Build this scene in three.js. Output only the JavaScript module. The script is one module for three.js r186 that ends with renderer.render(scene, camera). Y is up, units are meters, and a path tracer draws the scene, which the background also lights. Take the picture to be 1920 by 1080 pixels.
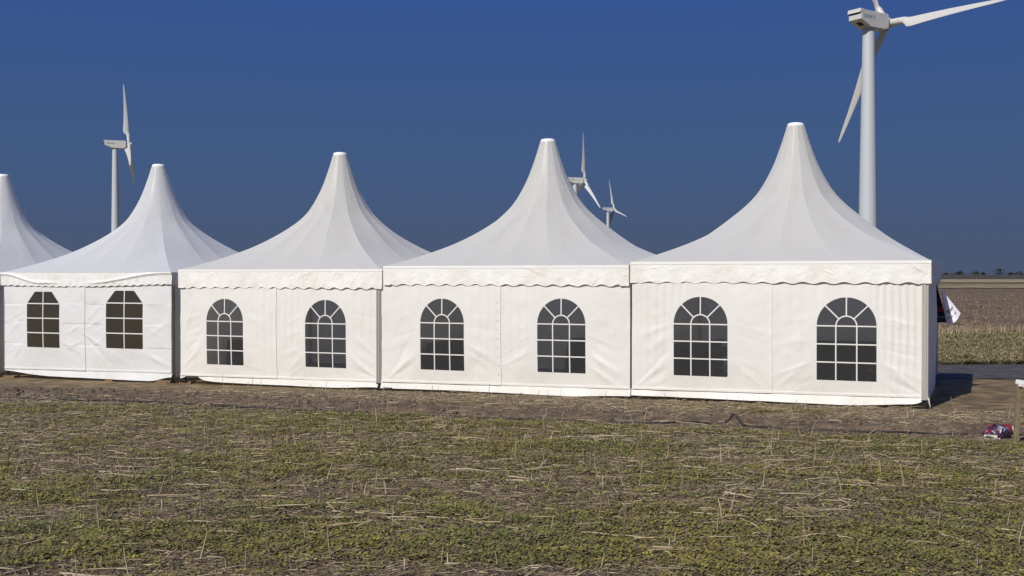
import * as THREE from 'three';
import { mergeGeometries } from 'three/addons/utils/BufferGeometryUtils.js';
import { RoundedBoxGeometry } from 'three/addons/geometries/RoundedBoxGeometry.js';
import { TextGeometry } from 'three/addons/geometries/TextGeometry.js';
import { FontLoader } from 'three/addons/loaders/FontLoader.js';

// ---------------------------------------------------------------- camera, sky, sun, exposure
const EYE = 2.138;
const scene = new THREE.Scene();
const camera = new THREE.PerspectiveCamera(29.66, 16 / 9, 0.1, 6000);
camera.position.set(0, EYE, 0);
camera.rotation.x = -0.01147;
camera.updateMatrixWorld();

const renderer = new THREE.WebGLRenderer({ antialias: true });
renderer.toneMapping = THREE.LinearToneMapping;
renderer.toneMappingExposure = 1.09;
renderer.shadowMap.enabled = true;

const SUN = new THREE.Vector3(-0.714, 1, 1.05).normalize();
{
  const w = 512, h = 256, data = new Float32Array(w * h * 4);
  const mixc = (a, b, t) => a.map((v, i) => v + (b[i] - v) * t);
  const hor = [0.064, 0.088, 0.145], low = [0.05, 0.096, 0.21], mid = [0.032, 0.08, 0.262], zen = [0.022, 0.058, 0.215];
  const d = new THREE.Vector3();
  for (let j = 0; j < h; j++) {
    const el = ((j + 0.5) / h - 0.5) * Math.PI;
    for (let i = 0; i < w; i++) {
      const az = ((i + 0.5) / w - 0.5) * 2 * Math.PI;
      d.set(Math.cos(el) * Math.cos(az), Math.sin(el), Math.cos(el) * Math.sin(az));
      const e = Math.max(0, el) * 180 / Math.PI;
      let c = e < 6 ? mixc(hor, low, e / 6) : e < 15 ? mixc(low, mid, (e - 6) / 9) : mixc(mid, zen, Math.min(1, (e - 15) / 60));
      const cg = Math.max(0, d.dot(SUN));
      const k = 0.10 * Math.pow(cg, 3) + 0.5 * Math.pow(cg, 24) + 2.0 * Math.pow(cg, 250);   // aureole round the sun
      c = [c[0] + k, c[1] + k * 0.95, c[2] + k * 0.86];
      data.set([...c, 1], (j * w + i) * 4);
    }
  }
  const t = new THREE.DataTexture(data, w, h, THREE.RGBAFormat, THREE.FloatType);
  t.mapping = THREE.EquirectangularReflectionMapping;
  t.magFilter = t.minFilter = THREE.LinearFilter; t.needsUpdate = true;
  scene.background = t; scene.environment = t;
}
const sun = new THREE.DirectionalLight(new THREE.Color().setRGB(1, 0.945, 0.85), 3.7);
sun.position.copy(SUN).multiplyScalar(120).add(new THREE.Vector3(0, 0, -20));
sun.target.position.set(0, 0, -20);
sun.castShadow = true;
sun.shadow.mapSize.set(4096, 4096);
Object.assign(sun.shadow.camera, { left: -40, right: 40, top: 40, bottom: -40, near: 1, far: 400 });
scene.add(sun, sun.target);

// ---------------------------------------------------------------- helpers
function rng(seed) { let a = seed >>> 0; return () => { a = (a + 0x6D2B79F5) | 0; let t = Math.imul(a ^ (a >>> 15), 1 | a); t = (t + Math.imul(t ^ (t >>> 7), 61 | t)) ^ t; return ((t ^ (t >>> 14)) >>> 0) / 4294967296; }; }
const hash2 = (x, y) => { let h = Math.imul(x | 0, 374761393) + Math.imul(y | 0, 668265263); h = Math.imul(h ^ (h >>> 13), 1274126177); return ((h ^ (h >>> 16)) >>> 0) / 4294967296; };
const vnoise = (x, y) => { const xi = Math.floor(x), yi = Math.floor(y), u0 = x - xi, v0 = y - yi, u = u0 * u0 * (3 - 2 * u0), v = v0 * v0 * (3 - 2 * v0);
  return (hash2(xi, yi) * (1 - u) + hash2(xi + 1, yi) * u) * (1 - v) + (hash2(xi, yi + 1) * (1 - u) + hash2(xi + 1, yi + 1) * u) * v; };
const fbm = (x, y, o = 4) => { let s = 0, a = 0.5, n = 0; for (let i = 0; i < o; i++) { s += a * vnoise(x, y); n += a; a *= 0.5; x = x * 2.03 + 17.3; y = y * 2.03 + 9.1; } return s / n; };
const sstep = (a, b, x) => { const t = Math.min(1, Math.max(0, (x - a) / (b - a))); return t * t * (3 - 2 * t); };
const clamp = (x, a, b) => Math.min(b, Math.max(a, x));
const lin = (r, g, b) => new THREE.Color().setRGB(r, g, b);
const taken = new Map();
function numbered(n) { const k = taken.get(n) || 0; taken.set(n, k + 1); return k ? `${n}_${String(k).padStart(3, '0')}` : n; }
function tag(o, label, category, group, kind) { o.userData.label = label; if (category) o.userData.category = category; if (group) o.userData.group = group; if (kind) o.userData.kind = kind; return o; }
function thing(name, label, category, group) { const g = new THREE.Group(); g.name = numbered(name); scene.add(g); return tag(g, label, category, group); }
function mesh(name, geo, mat, parent = scene) { const m = new THREE.Mesh(geo, mat); m.name = parent === scene ? numbered(name) : name; m.castShadow = m.receiveShadow = true; parent.add(m); return m; }
function geom(pos, idx, nor, uv, col) {
  const g = new THREE.BufferGeometry(); g.setAttribute('position', new THREE.Float32BufferAttribute(pos, 3));
  if (idx) g.setIndex(idx);
  if (uv) g.setAttribute('uv', new THREE.Float32BufferAttribute(uv, 2));
  if (col) g.setAttribute('color', new THREE.Float32BufferAttribute(col, 3));
  if (nor) g.setAttribute('normal', new THREE.Float32BufferAttribute(nor, 3)); else g.computeVertexNormals();
  return g;
}
const box = (w, h, d, x = 0, y = 0, z = 0, r = 0) => { const g = r ? new RoundedBoxGeometry(w, h, d, 1, r) : new THREE.BoxGeometry(w, h, d); g.translate(x, y, z); return g; };
const range = (a, b, n) => Array.from({ length: n + 1 }, (_, i) => a + (b - a) * i / n);
// a sheet pos(u, v) over the grid us x vs, cut where keep(u, v) < 0
function sheet(us, vs, pos, keep) {
  const P = [], N = [], UV = [], I = [], e = 0.004;
  const add = (u, v) => {
    const p = pos(u, v), a = pos(u + e, v), b = pos(u, v + e);
    const ax = a[0] - p[0], ay = a[1] - p[1], az = a[2] - p[2], bx = b[0] - p[0], by = b[1] - p[1], bz = b[2] - p[2];
    let nx = ay * bz - az * by, ny = az * bx - ax * bz, nz = ax * by - ay * bx; const l = Math.hypot(nx, ny, nz) || 1;
    P.push(...p); N.push(nx / l, ny / l, nz / l); UV.push(u, v); return P.length / 3 - 1;
  };
  const nu = us.length, K = keep ? us.map(u => vs.map(v => keep(u, v))) : null, id = new Map();
  const vert = (i, j) => { const k = i + j * nu; if (!id.has(k)) id.set(k, add(us[i], vs[j])); return id.get(k); };
  for (let j = 0; j < vs.length - 1; j++) for (let i = 0; i < nu - 1; i++) {
    for (const t of [[[i, j], [i + 1, j], [i + 1, j + 1]], [[i, j], [i + 1, j + 1], [i, j + 1]]]) {
      if (!K) { I.push(...t.map(([a, b]) => vert(a, b))); continue; }
      const k = t.map(([a, b]) => K[a][b]);
      if (k[0] >= 0 && k[1] >= 0 && k[2] >= 0) { I.push(...t.map(([a, b]) => vert(a, b))); continue; }
      if (k[0] < 0 && k[1] < 0 && k[2] < 0) continue;
      const poly = [];
      for (let c = 0; c < 3; c++) {
        const n = (c + 1) % 3, [a, b] = t[c], [a2, b2] = t[n];
        if (k[c] >= 0) poly.push(vert(a, b));
        if ((k[c] >= 0) !== (k[n] >= 0)) { const f = k[c] / (k[c] - k[n]); poly.push(add(us[a] + (us[a2] - us[a]) * f, vs[b] + (vs[b2] - vs[b]) * f)); }
      }
      for (let c = 1; c < poly.length - 1; c++) I.push(poly[0], poly[c], poly[c + 1]);
    }
  }
  return geom(P, I, N, UV);
}
// a flat bar of given width that follows pos along a polyline of (u, v), from depth o0 to o1
function ribbon(pts, width, pos, o0, o1, step = 0.06) {
  const L = [];
  for (let i = 0; i < pts.length - 1; i++) { const [a, b] = [pts[i], pts[i + 1]], n = Math.max(1, Math.ceil(Math.hypot(b[0] - a[0], b[1] - a[1]) / step)); for (let k = 0; k < n; k++) L.push([a[0] + (b[0] - a[0]) * k / n, a[1] + (b[1] - a[1]) * k / n]); }
  L.push(pts[pts.length - 1]);
  const P = [], I = [];
  L.forEach((p, i) => {
    const a = L[Math.max(0, i - 1)], b = L[Math.min(L.length - 1, i + 1)]; let tx = b[0] - a[0], ty = b[1] - a[1]; const l = Math.hypot(tx, ty) || 1; tx /= l; ty /= l;
    for (const [s, o] of [[-1, o1], [1, o1], [1, o0], [-1, o0]]) P.push(...pos(p[0] - ty * s * width / 2, p[1] + tx * s * width / 2, o));
  });
  for (let i = 0; i < L.length - 1; i++) for (let k = 0; k < 4; k++) { const a = i * 4 + k, b = i * 4 + (k + 1) % 4; I.push(a, a + 4, b, b, a + 4, b + 4); }
  const e = (L.length - 1) * 4; I.push(0, 1, 2, 0, 2, 3, e, e + 2, e + 1, e, e + 3, e + 2);
  const g = geom(P, I).toNonIndexed(); g.computeVertexNormals(); return g;
}
function tube(pts, r, seg = 8, closed = false, n) { return new THREE.TubeGeometry(new THREE.CatmullRomCurve3(pts.map(p => new THREE.Vector3(...p)), closed), n || pts.length * 6, r, seg, closed); }
function noiseTex(size, fn, srgb) {
  const d = new Uint8Array(size * size * 4);
  for (let j = 0; j < size; j++) for (let i = 0; i < size; i++) { const c = fn(i / size, j / size); d.set([...c.map(v => clamp(Math.round(v * 255), 0, 255)), 255], (j * size + i) * 4); }
  const t = new THREE.DataTexture(d, size, size); t.wrapS = t.wrapT = THREE.RepeatWrapping; t.magFilter = THREE.LinearFilter; t.minFilter = THREE.LinearMipmapLinearFilter; t.generateMipmaps = true;
  if (srgb) t.colorSpace = THREE.SRGBColorSpace; t.needsUpdate = true; return t;
}
// noise that repeats every 1 in u and v: n cells
const tnoise = (u, v, n, s) => { const x = u * n, y = v * n, xi = Math.floor(x), yi = Math.floor(y), a = x - xi, b = y - yi, p = a * a * (3 - 2 * a), q = b * b * (3 - 2 * b), m = k => ((k % n) + n) % n;
  const h = (i, j) => hash2(m(i) + s * 131, m(j) + s * 57); return (h(xi, yi) * (1 - p) + h(xi + 1, yi) * p) * (1 - q) + (h(xi, yi + 1) * (1 - p) + h(xi + 1, yi + 1) * p) * q; };
const tfbm = (u, v, n, s, o) => { let t = 0, a = 0.5, w = 0; for (let i = 0; i < o; i++) { t += a * tnoise(u, v, n << i, s + i); w += a; a *= 0.55; } return t / w; };
const rep = (t, x, y = x) => { const c = t.clone(); c.repeat.set(x, y); c.needsUpdate = true; return c; };

// ---------------------------------------------------------------- terrain
const TH = 0.403, P0 = [6.744, 17.555], D = [-Math.cos(TH), Math.sin(TH)], B = [Math.sin(TH), Math.cos(TH)];
const st = (X, Z) => { const x = X - P0[0], z = Z - P0[1]; return [x * D[0] + z * D[1], x * B[0] + z * B[1]]; };   // along the row, behind its front line
function coarse(X, Z) {
  const [s, t] = st(X, Z);
  let y = -0.0115 * clamp(s, -12, 40) - 0.03;
  y += t < 0 ? 0.02 * Math.min(-t, 30) : -0.1 * clamp((t - 3) / 4, 0, 1);
  return y * (1 - sstep(60, 160, Math.abs(Z))) + -0.1 * sstep(60, 160, Math.abs(Z));
}
const ROADC = [[60, 23.5], [40, 24.6], [25, 25.2], [14, 25.45], [9.5, 25.7], [5, 26.9], [0, 28.9], [-10, 33.2], [-30, 41.8], [-80, 63]];
const roadCurve = new THREE.CatmullRomCurve3(ROADC.map(([x, z]) => new THREE.Vector3(x, 0, z)));
const roadPts = roadCurve.getSpacedPoints(240);
const roadDist = (X, Z) => { let m = 1e9; for (const p of roadPts) { const q = (p.x - X) ** 2 + (p.z - Z) ** 2; if (q < m) m = q; } return Math.sqrt(m); };
const bareTrack = (X, Z) => { const t = st(X, Z)[1] + 0.5 * (fbm(X * 0.7, Z * 0.7 + 40, 3) - 0.5); return sstep(-4.15, -3.7, t) * (1 - sstep(-2.1, -1.3, t)); };
let soilMap, soilBump;
function ground(X, Z) {
  let y = coarse(X, Z);
  const near = 1 - sstep(24, 34, Math.hypot(X * 0.8, Z - 8));
  if (near > 0) {
    const [, t] = st(X, Z), inTent = sstep(-0.4, 0.1, t) * (1 - sstep(5, 5.4, t));
    const r = 0.035 * (fbm(X * 1.1, Z * 1.6, 3) - 0.5) + 0.035 * (fbm(X * 5.3 + 3, Z * 5.3, 3) - 0.5) + 0.012 * (vnoise(X * 17, Z * 17) - 0.5) + 0.03 * bareTrack(X, Z) * (fbm(X * 3.1, Z * 4.2 + 9, 3) - 0.5);
    y += near * r * (1 - 0.9 * inTent);
    y -= 0.05 * near * Math.exp(-(((t + 3.05) / 0.22) ** 2));   // wheel rut
  }
  return y;
}
{
  const xs = [], zs = [];
  const side = (from, to, s0) => { const a = []; let x = from, s = s0; while (x < to) { s = Math.min(s * 1.14, 220); x += s; a.push(x); } return a; };
  for (let x = -10.5; x <= 9.001; x += 0.05) xs.push(x);
  const xl = side(10.5, 3500, 0.06).map(v => -v).reverse(), xr = side(9, 3500, 0.06);
  for (let z = 5.5; z <= 20.001; z += 0.05) zs.push(z);
  const zf = side(20, 3600, 0.06), zb = side(-5.5, 3000, 0.06).map(v => -v).reverse();
  const X = [...xl, ...xs, ...xr], Z = [...zb, ...zs, ...zf], nx = X.length;
  const pos = [], col = [], uv = [], idx = [];
  Z.forEach((z, j) => X.forEach((x, i) => {
    pos.push(x, ground(x, z), -z); uv.push(x / 3, z / 3);
    const [, t] = st(x, z), bare = bareTrack(x, z), n = fbm(x * 0.9 + 5, z * 1.7, 4), litter = sstep(-2.2, -1.2, t);
    let c = [0.205, 0.147, 0.085];
    const mix = (d, k) => { c = c.map((v, i) => v + (d[i] - v) * k); };
    mix([0.29, 0.22, 0.125], sstep(0.42, 0.66, n));
    mix([0.24, 0.175, 0.118], bare * 0.9);
    mix([0.35, 0.255, 0.14], litter * 0.8);
    if (z > 26 || t > 9) mix([0.36, 0.3, 0.14], 0.9 * sstep(8.5, 10.5, t));
    col.push(...c);
  }));
  for (let j = 0; j < Z.length - 1; j++) for (let i = 0; i < nx - 1; i++) { const a = j * nx + i; idx.push(a, a + 1, a + nx, a + 1, a + nx + 1, a + nx); }
  soilMap = noiseTex(1024, (u, v) => { const a = tfbm(u, v, 12, 3, 6), b = tnoise(u, v, 512, 9), k = 0.74 + 0.42 * (a - 0.5) * 1.6 + 0.22 * (b - 0.5); return [k, k * 0.985, k * 0.96]; }, true);
  soilBump = noiseTex(1024, (u, v) => { const a = tfbm(u, v, 40, 21, 5); return [a, a, a]; });
  const m = new THREE.MeshStandardMaterial({ map: soilMap, bumpMap: soilBump, bumpScale: 0.02, roughness: 1, vertexColors: true });
  tag(mesh('ground', geom(pos, idx, null, uv, col), m), 'brown stubble field soil running from the foreground to the horizon', null, null, 'structure');
  }
{ // road
  const asphalt = noiseTex(512, (u, v) => { const a = tfbm(u, v, 8, 5, 4), b = tnoise(u, v, 256, 4), k = 0.6 + 0.35 * (a - 0.5) + 0.35 * (b - 0.5); return [k, k, k * 1.03]; }, true);
  const P = [], UV = [], I = [], n = roadPts.length; let run = 0;
  roadPts.forEach((p, i) => {
    const a = roadPts[Math.max(0, i - 1)], b = roadPts[Math.min(n - 1, i + 1)], t = new THREE.Vector3().subVectors(b, a).normalize(); run += i ? p.distanceTo(roadPts[i - 1]) : 0;
    for (let k = 0; k <= 6; k++) { const o = (k / 6 - 0.5) * 3.85, e = 0.05 * (vnoise(run * 1.5, k) - 0.5) * (k % 6 ? 0 : 3), X = p.x + t.z * (o + e), Z = p.z - t.x * (o + e); P.push(X, coarse(X, Z) + 0.03 - 0.015 * Math.abs(o) / 1.9, -Z); UV.push(o / 2, run / 2); }
  });
  for (let i = 0; i < n - 1; i++) for (let k = 0; k < 6; k++) { const a = i * 7 + k; I.push(a, a + 1, a + 7, a + 1, a + 8, a + 7); }
  tag(mesh('road', geom(P, I, null, UV), new THREE.MeshStandardMaterial({ map: asphalt, color: lin(0.2, 0.182, 0.172), roughness: 0.85, bumpMap: asphalt, bumpScale: 0.004, side: THREE.DoubleSide })), 'narrow grey asphalt farm road passing behind the tents', null, null, 'structure');
}
// field strips behind the road, each laid over the ground
function strip(name, label, z0, z1, lift, colour, bump, rough = 0, uvm = 3) {
  const xs = [], P = [], UV = [], I = []; for (let x = -1400; x <= 1400; x += x > -20 && x < 120 ? 2 : 20) xs.push(x);
  const n = 30;
  for (let j = 0; j <= n; j++) for (const x of xs) {
    const edge = (j === 0 || j === n) ? (fbm(x * 0.15, z0, 3) - 0.5) * (z1 - z0) * 0.06 : 0, z = z0 + (z1 - z0) * Math.pow(j / n, 1.6) + edge;
    P.push(x, coarse(x, z) + lift + rough * (fbm(x * 0.9, z * 0.9, 3) - 0.5), -z); UV.push(x / uvm, z / uvm);
  }
  for (let j = 0; j < n; j++) for (let i = 0; i < xs.length - 1; i++) { const a = j * xs.length + i; I.push(a, a + 1, a + xs.length, a + 1, a + xs.length + 1, a + xs.length); }
  tag(mesh(name, geom(P, I, null, UV), new THREE.MeshStandardMaterial({ color: lin(...colour), map: soilMap, bumpMap: soilBump, bumpScale: bump, roughness: 1 })), label, null, null, 'structure');
}
strip('ploughed_field', 'dark brown ploughed field beyond the grassy verge', 42.5, 185, 0.06, [0.27, 0.195, 0.135], 0.12, 0.12, 9);
strip('pale_stubble_field', 'pale straw coloured stubble strip beyond the ploughed field', 183, 265, 0.16, [0.5, 0.42, 0.24], 0.02, 0, 30);
strip('green_field', 'dark green strip of sown field beyond the stubble', 262, 330, 0.2, [0.2, 0.185, 0.075], 0.02, 0, 30);
strip('straw_field', 'far pale yellow field below the horizon', 328, 620, 0.24, [0.55, 0.47, 0.28], 0.02, 0, 60);
const hillY = (x, z) => -0.05 + (z > 600 ? (4.4 - 0.004 * clamp(x, -400, 1000) + 0.5 * (fbm(x * 0.004, 3, 3) - 0.5)) * sstep(590, 1050, z) : 0);
{
  const P = [], UV = [], I = [], xs = range(-1500, 1500, 150), zs = range(590, 1300, 30);
  for (const z of zs) for (const x of xs) { P.push(x, hillY(x, z) + 0.2, -z); UV.push(x / 40, z / 40); }
  for (let j = 0; j < 30; j++) for (let i = 0; i < 150; i++) { const a = j * 151 + i; I.push(a, a + 1, a + 151, a + 1, a + 152, a + 151); }
  tag(mesh('hill', geom(P, I, null, UV), new THREE.MeshStandardMaterial({ color: lin(0.1, 0.085, 0.07), map: soilMap, roughness: 1 })), 'low dark rise of land along the horizon', null, null, 'structure');
}

// ---------------------------------------------------------------- materials
const weave = noiseTex(512, (u, v) => { const a = 0.5 + 0.25 * Math.sin(u * 512 * Math.PI / 2) + 0.25 * Math.sin(v * 512 * Math.PI / 2), b = tfbm(u, v, 6, 30, 5); const k = a * 0.12 + b * 0.88; return [k, k, k]; });
const stain = (s, amt, tint) => noiseTex(512, (u, v) => { const a = tfbm(u, v, 3, s, 6), b = tnoise(u, v, 6, s + 40) * tnoise(u, v, 70, s + 41), d = 1 - amt * (sstep(0.45, 0.8, a) + 0.8 * sstep(0.5, 0.85, b)); return [1 - (1 - d) * tint[0], 1 - (1 - d) * tint[1], 1 - (1 - d) * tint[2]]; }, true);
const stainWall = stain(50, 0.035, [0.8, 1, 1.35]), stainRoof = stain(70, 0.03, [0.9, 1, 1.1]);
const creamWall = new THREE.MeshPhysicalMaterial({ color: lin(0.86, 0.85, 0.82), map: rep(stainWall, 0.45), bumpMap: rep(weave, 0.8), bumpScale: 0.006, roughness: 1, transmission: 0.18, thickness: 0, clearcoat: 0.35, clearcoatRoughness: 0.42, side: THREE.DoubleSide });
const coolWall = creamWall.clone(); coolWall.color = lin(0.80, 0.815, 0.83);
const valanceCream = new THREE.MeshPhysicalMaterial({ color: lin(0.9, 0.895, 0.875), map: rep(stainWall, 0.6), bumpMap: rep(weave, 1.3), bumpScale: 0.012, roughness: 1, transmission: 0.1, thickness: 0, clearcoat: 0.6, clearcoatRoughness: 0.28, side: THREE.DoubleSide });
const valanceCool = valanceCream.clone(); valanceCool.color = lin(0.84, 0.84, 0.83); valanceCool.clearcoat = 0.3;
const roofCream = new THREE.MeshPhysicalMaterial({ color: lin(0.70, 0.70, 0.685), map: rep(stainRoof, 0.35), bumpMap: rep(weave, 0.5), bumpScale: 0.008, roughness: 1, transmission: 0.36, thickness: 0, clearcoat: 0.3, clearcoatRoughness: 0.35, side: THREE.DoubleSide });
const roofCool = roofCream.clone(); roofCool.color = lin(0.715, 0.735, 0.765);
const seamMat = roofCream.clone(); seamMat.transmission = 0.3;
const whitePlastic = new THREE.MeshStandardMaterial({ color: lin(0.86, 0.86, 0.84), roughness: 0.4 });
const filmMat = (c, t) => new THREE.MeshPhysicalMaterial({ color: lin(...c), roughness: 0.06, transmission: t, thickness: 0, ior: 1.5, side: THREE.DoubleSide });
const film = filmMat([0.5, 0.51, 0.53], 0.94), filmDark = filmMat([0.10, 0.085, 0.065], 0.6);
const alu = new THREE.MeshStandardMaterial({ color: lin(0.52, 0.51, 0.47), roughness: 0.45, metalness: 0.55 });
const darkSteel = new THREE.MeshStandardMaterial({ color: lin(0.045, 0.04, 0.038), roughness: 0.6, metalness: 0.5 });
const galv = new THREE.MeshStandardMaterial({ color: lin(0.4, 0.4, 0.4), roughness: 0.5, metalness: 0.6 });

// ---------------------------------------------------------------- pagoda tents
const EAVE = 2.38, TOPY = 5.05;
const PROF = [[0, 2.5], [0.06, 2.38], [0.15, 2.22], [0.335, 1.91], [0.48, 1.69], [0.655, 1.46], [0.85, 1.22], [1.1, 0.93], [1.355, 0.70], [1.795, 0.45], [2.25, 0.275], [2.62, 0.16]];
const profCurve = new THREE.CatmullRomCurve3(PROF.map(([h, a]) => new THREE.Vector3(h, a, 0)), false, 'centripetal');
const profPts = profCurve.getPoints(300);
const apothem = h => { let i = 1; while (i < profPts.length - 1 && profPts[i].x < h) i++; const a = profPts[i - 1], b = profPts[i], t = clamp((h - a.x) / (b.x - a.x || 1), 0, 1); return a.y + (b.y - a.y) * t; };
const SEAMS = [-1, -0.42, 0, 0.42, 1];
// p in -1..1 along face k (0 front, 1 right, 2 back, 3 left), h above the eave
function roofPoint(k, p, h, lift = 0, flat = 0.8) {
  const a = apothem(h) + lift, w = Math.pow(1 - clamp(h / 1.25, 0, 1), 1.6);
  let i = 0; while (i < 3 && p > SEAMS[i + 1]) i++;
  const at = q => { const an = q * Math.PI / 4; return [a * ((1 - w) * Math.sin(an) + w * q), a * ((1 - w) * Math.cos(an) + w)]; };
  const q0 = SEAMS[i], q1 = SEAMS[i + 1], f = (p - q0) / (q1 - q0), A = at(q0), C = at(q1), M = at(p);
  const x = M[0], z = (A[1] + (C[1] - A[1]) * f) * flat + M[1] * (1 - flat), c = Math.cos(k * Math.PI / 2), s = Math.sin(k * Math.PI / 2);
  return [x * c + z * s, EAVE + h, -x * s + z * c];
}
const hs = []; for (let i = 0; i <= 46; i++) hs.push(2.62 * Math.pow(i / 46, 1.25));
const gore = (k, j, seed, flat) => {
  const P = [], UV = [], I = [], n = 12;
  for (const h of hs) for (let i = 0; i <= n; i++) {
    const p = SEAMS[j] + (SEAMS[j + 1] - SEAMS[j]) * i / n, q = roofPoint(k, p, h, 0, flat);
    const edge = Math.sin(Math.PI * i / n), lo = Math.exp(-h / 0.25), cor = Math.pow(Math.abs(p), 4);
    q[1] += edge * (lo * (0.022 * Math.sin(p * 60 + h * 9 + seed * 3.1 + k) * cor + 0.012 * (vnoise(p * 9 + seed * 7, h * 6 + k * 5) - 0.5)) * sstep(0, 0.05, h) - 0.02 * sstep(0.02, 0.4, h) * (1 - sstep(0.9, 1.8, h)));
    P.push(...q); UV.push(p * 2.5, h * 1.4);
  }
  for (let r = 0; r < hs.length - 1; r++) for (let i = 0; i < n; i++) { const a = r * (n + 1) + i; I.push(a, a + 1, a + n + 1, a + 1, a + n + 2, a + n + 1); }
  return geom(P, I, null, UV);
};
const seamGeo = (k, p) => ribbon(hs.map(h => [p, h]), 1, (u, v, o) => { const w = 0.007 / Math.max(0.12, apothem(clamp(v, 0, 2.62))); return roofPoint(k, clamp(p + (u - p) * 2 * w, -1, 1), clamp(v, 0.001, 2.62), o); }, 0.0005, 0.0022, 0.2);
const capGeo = new THREE.LatheGeometry([[0.001, 5.06], [0.11, 5.055], [0.148, 5.04], [0.158, 5.0], [0.166, 4.985]].map(p => new THREE.Vector2(...p)), 28);
const postShape = (() => { const s = new THREE.Shape(), w = 0.05, g = 0.012, dpt = 0.016, pts = [];
  for (let k = 0; k < 4; k++) { const c = Math.cos(k * Math.PI / 2), n = Math.sin(k * Math.PI / 2); for (const [x, y] of [[-w, -w], [-0.024 - g / 2, -w], [-0.024 - g / 2, -w + dpt], [-0.024 + g / 2, -w + dpt], [-0.024 + g / 2, -w], [0.024 - g / 2, -w], [0.024 - g / 2, -w + dpt], [0.024 + g / 2, -w + dpt], [0.024 + g / 2, -w]]) pts.push(new THREE.Vector2(x * c - y * n, x * n + y * c)); }
  s.setFromPoints(pts); return s; })();
const postGeo = new THREE.ExtrudeGeometry(postShape, { depth: EAVE - 0.14, bevelEnabled: false }); postGeo.rotateX(-Math.PI / 2); postGeo.translate(0, 0.12, 0);
const footGeo = mergeGeometries([box(0.2, 0.012, 0.2, 0, 0.006 - 0.03, 0), new THREE.CylinderGeometry(0.022, 0.022, 0.15, 12).translate(0, 0.05, 0), new THREE.CylinderGeometry(0.038, 0.038, 0.03, 6).translate(0, 0.045, 0), box(0.11, 0.012, 0.11, 0, 0.112, 0)].map(g => { g.deleteAttribute('uv'); return g.index ? g.toNonIndexed() : g; }));
const archSdf = (x, y, w) => { const R = w.w / 2, dx = Math.abs(x - w.x); if (w.kind === 'arch') { const ys = w.y1 - R; return y > ys ? R - Math.hypot(dx, y - ys) : Math.min(R - dx, y - w.y0); } const ch = 0.275; return Math.min(R - dx, y - w.y0, w.y1 - y, (R * 0.52 + (w.y1 - y) * (R * 0.48 / ch) - dx) * 0.75); };
const uniq = a => [...new Set(a.map(v => Math.round(v * 1e4) / 1e4))].sort((p, q) => p - q);

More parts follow.
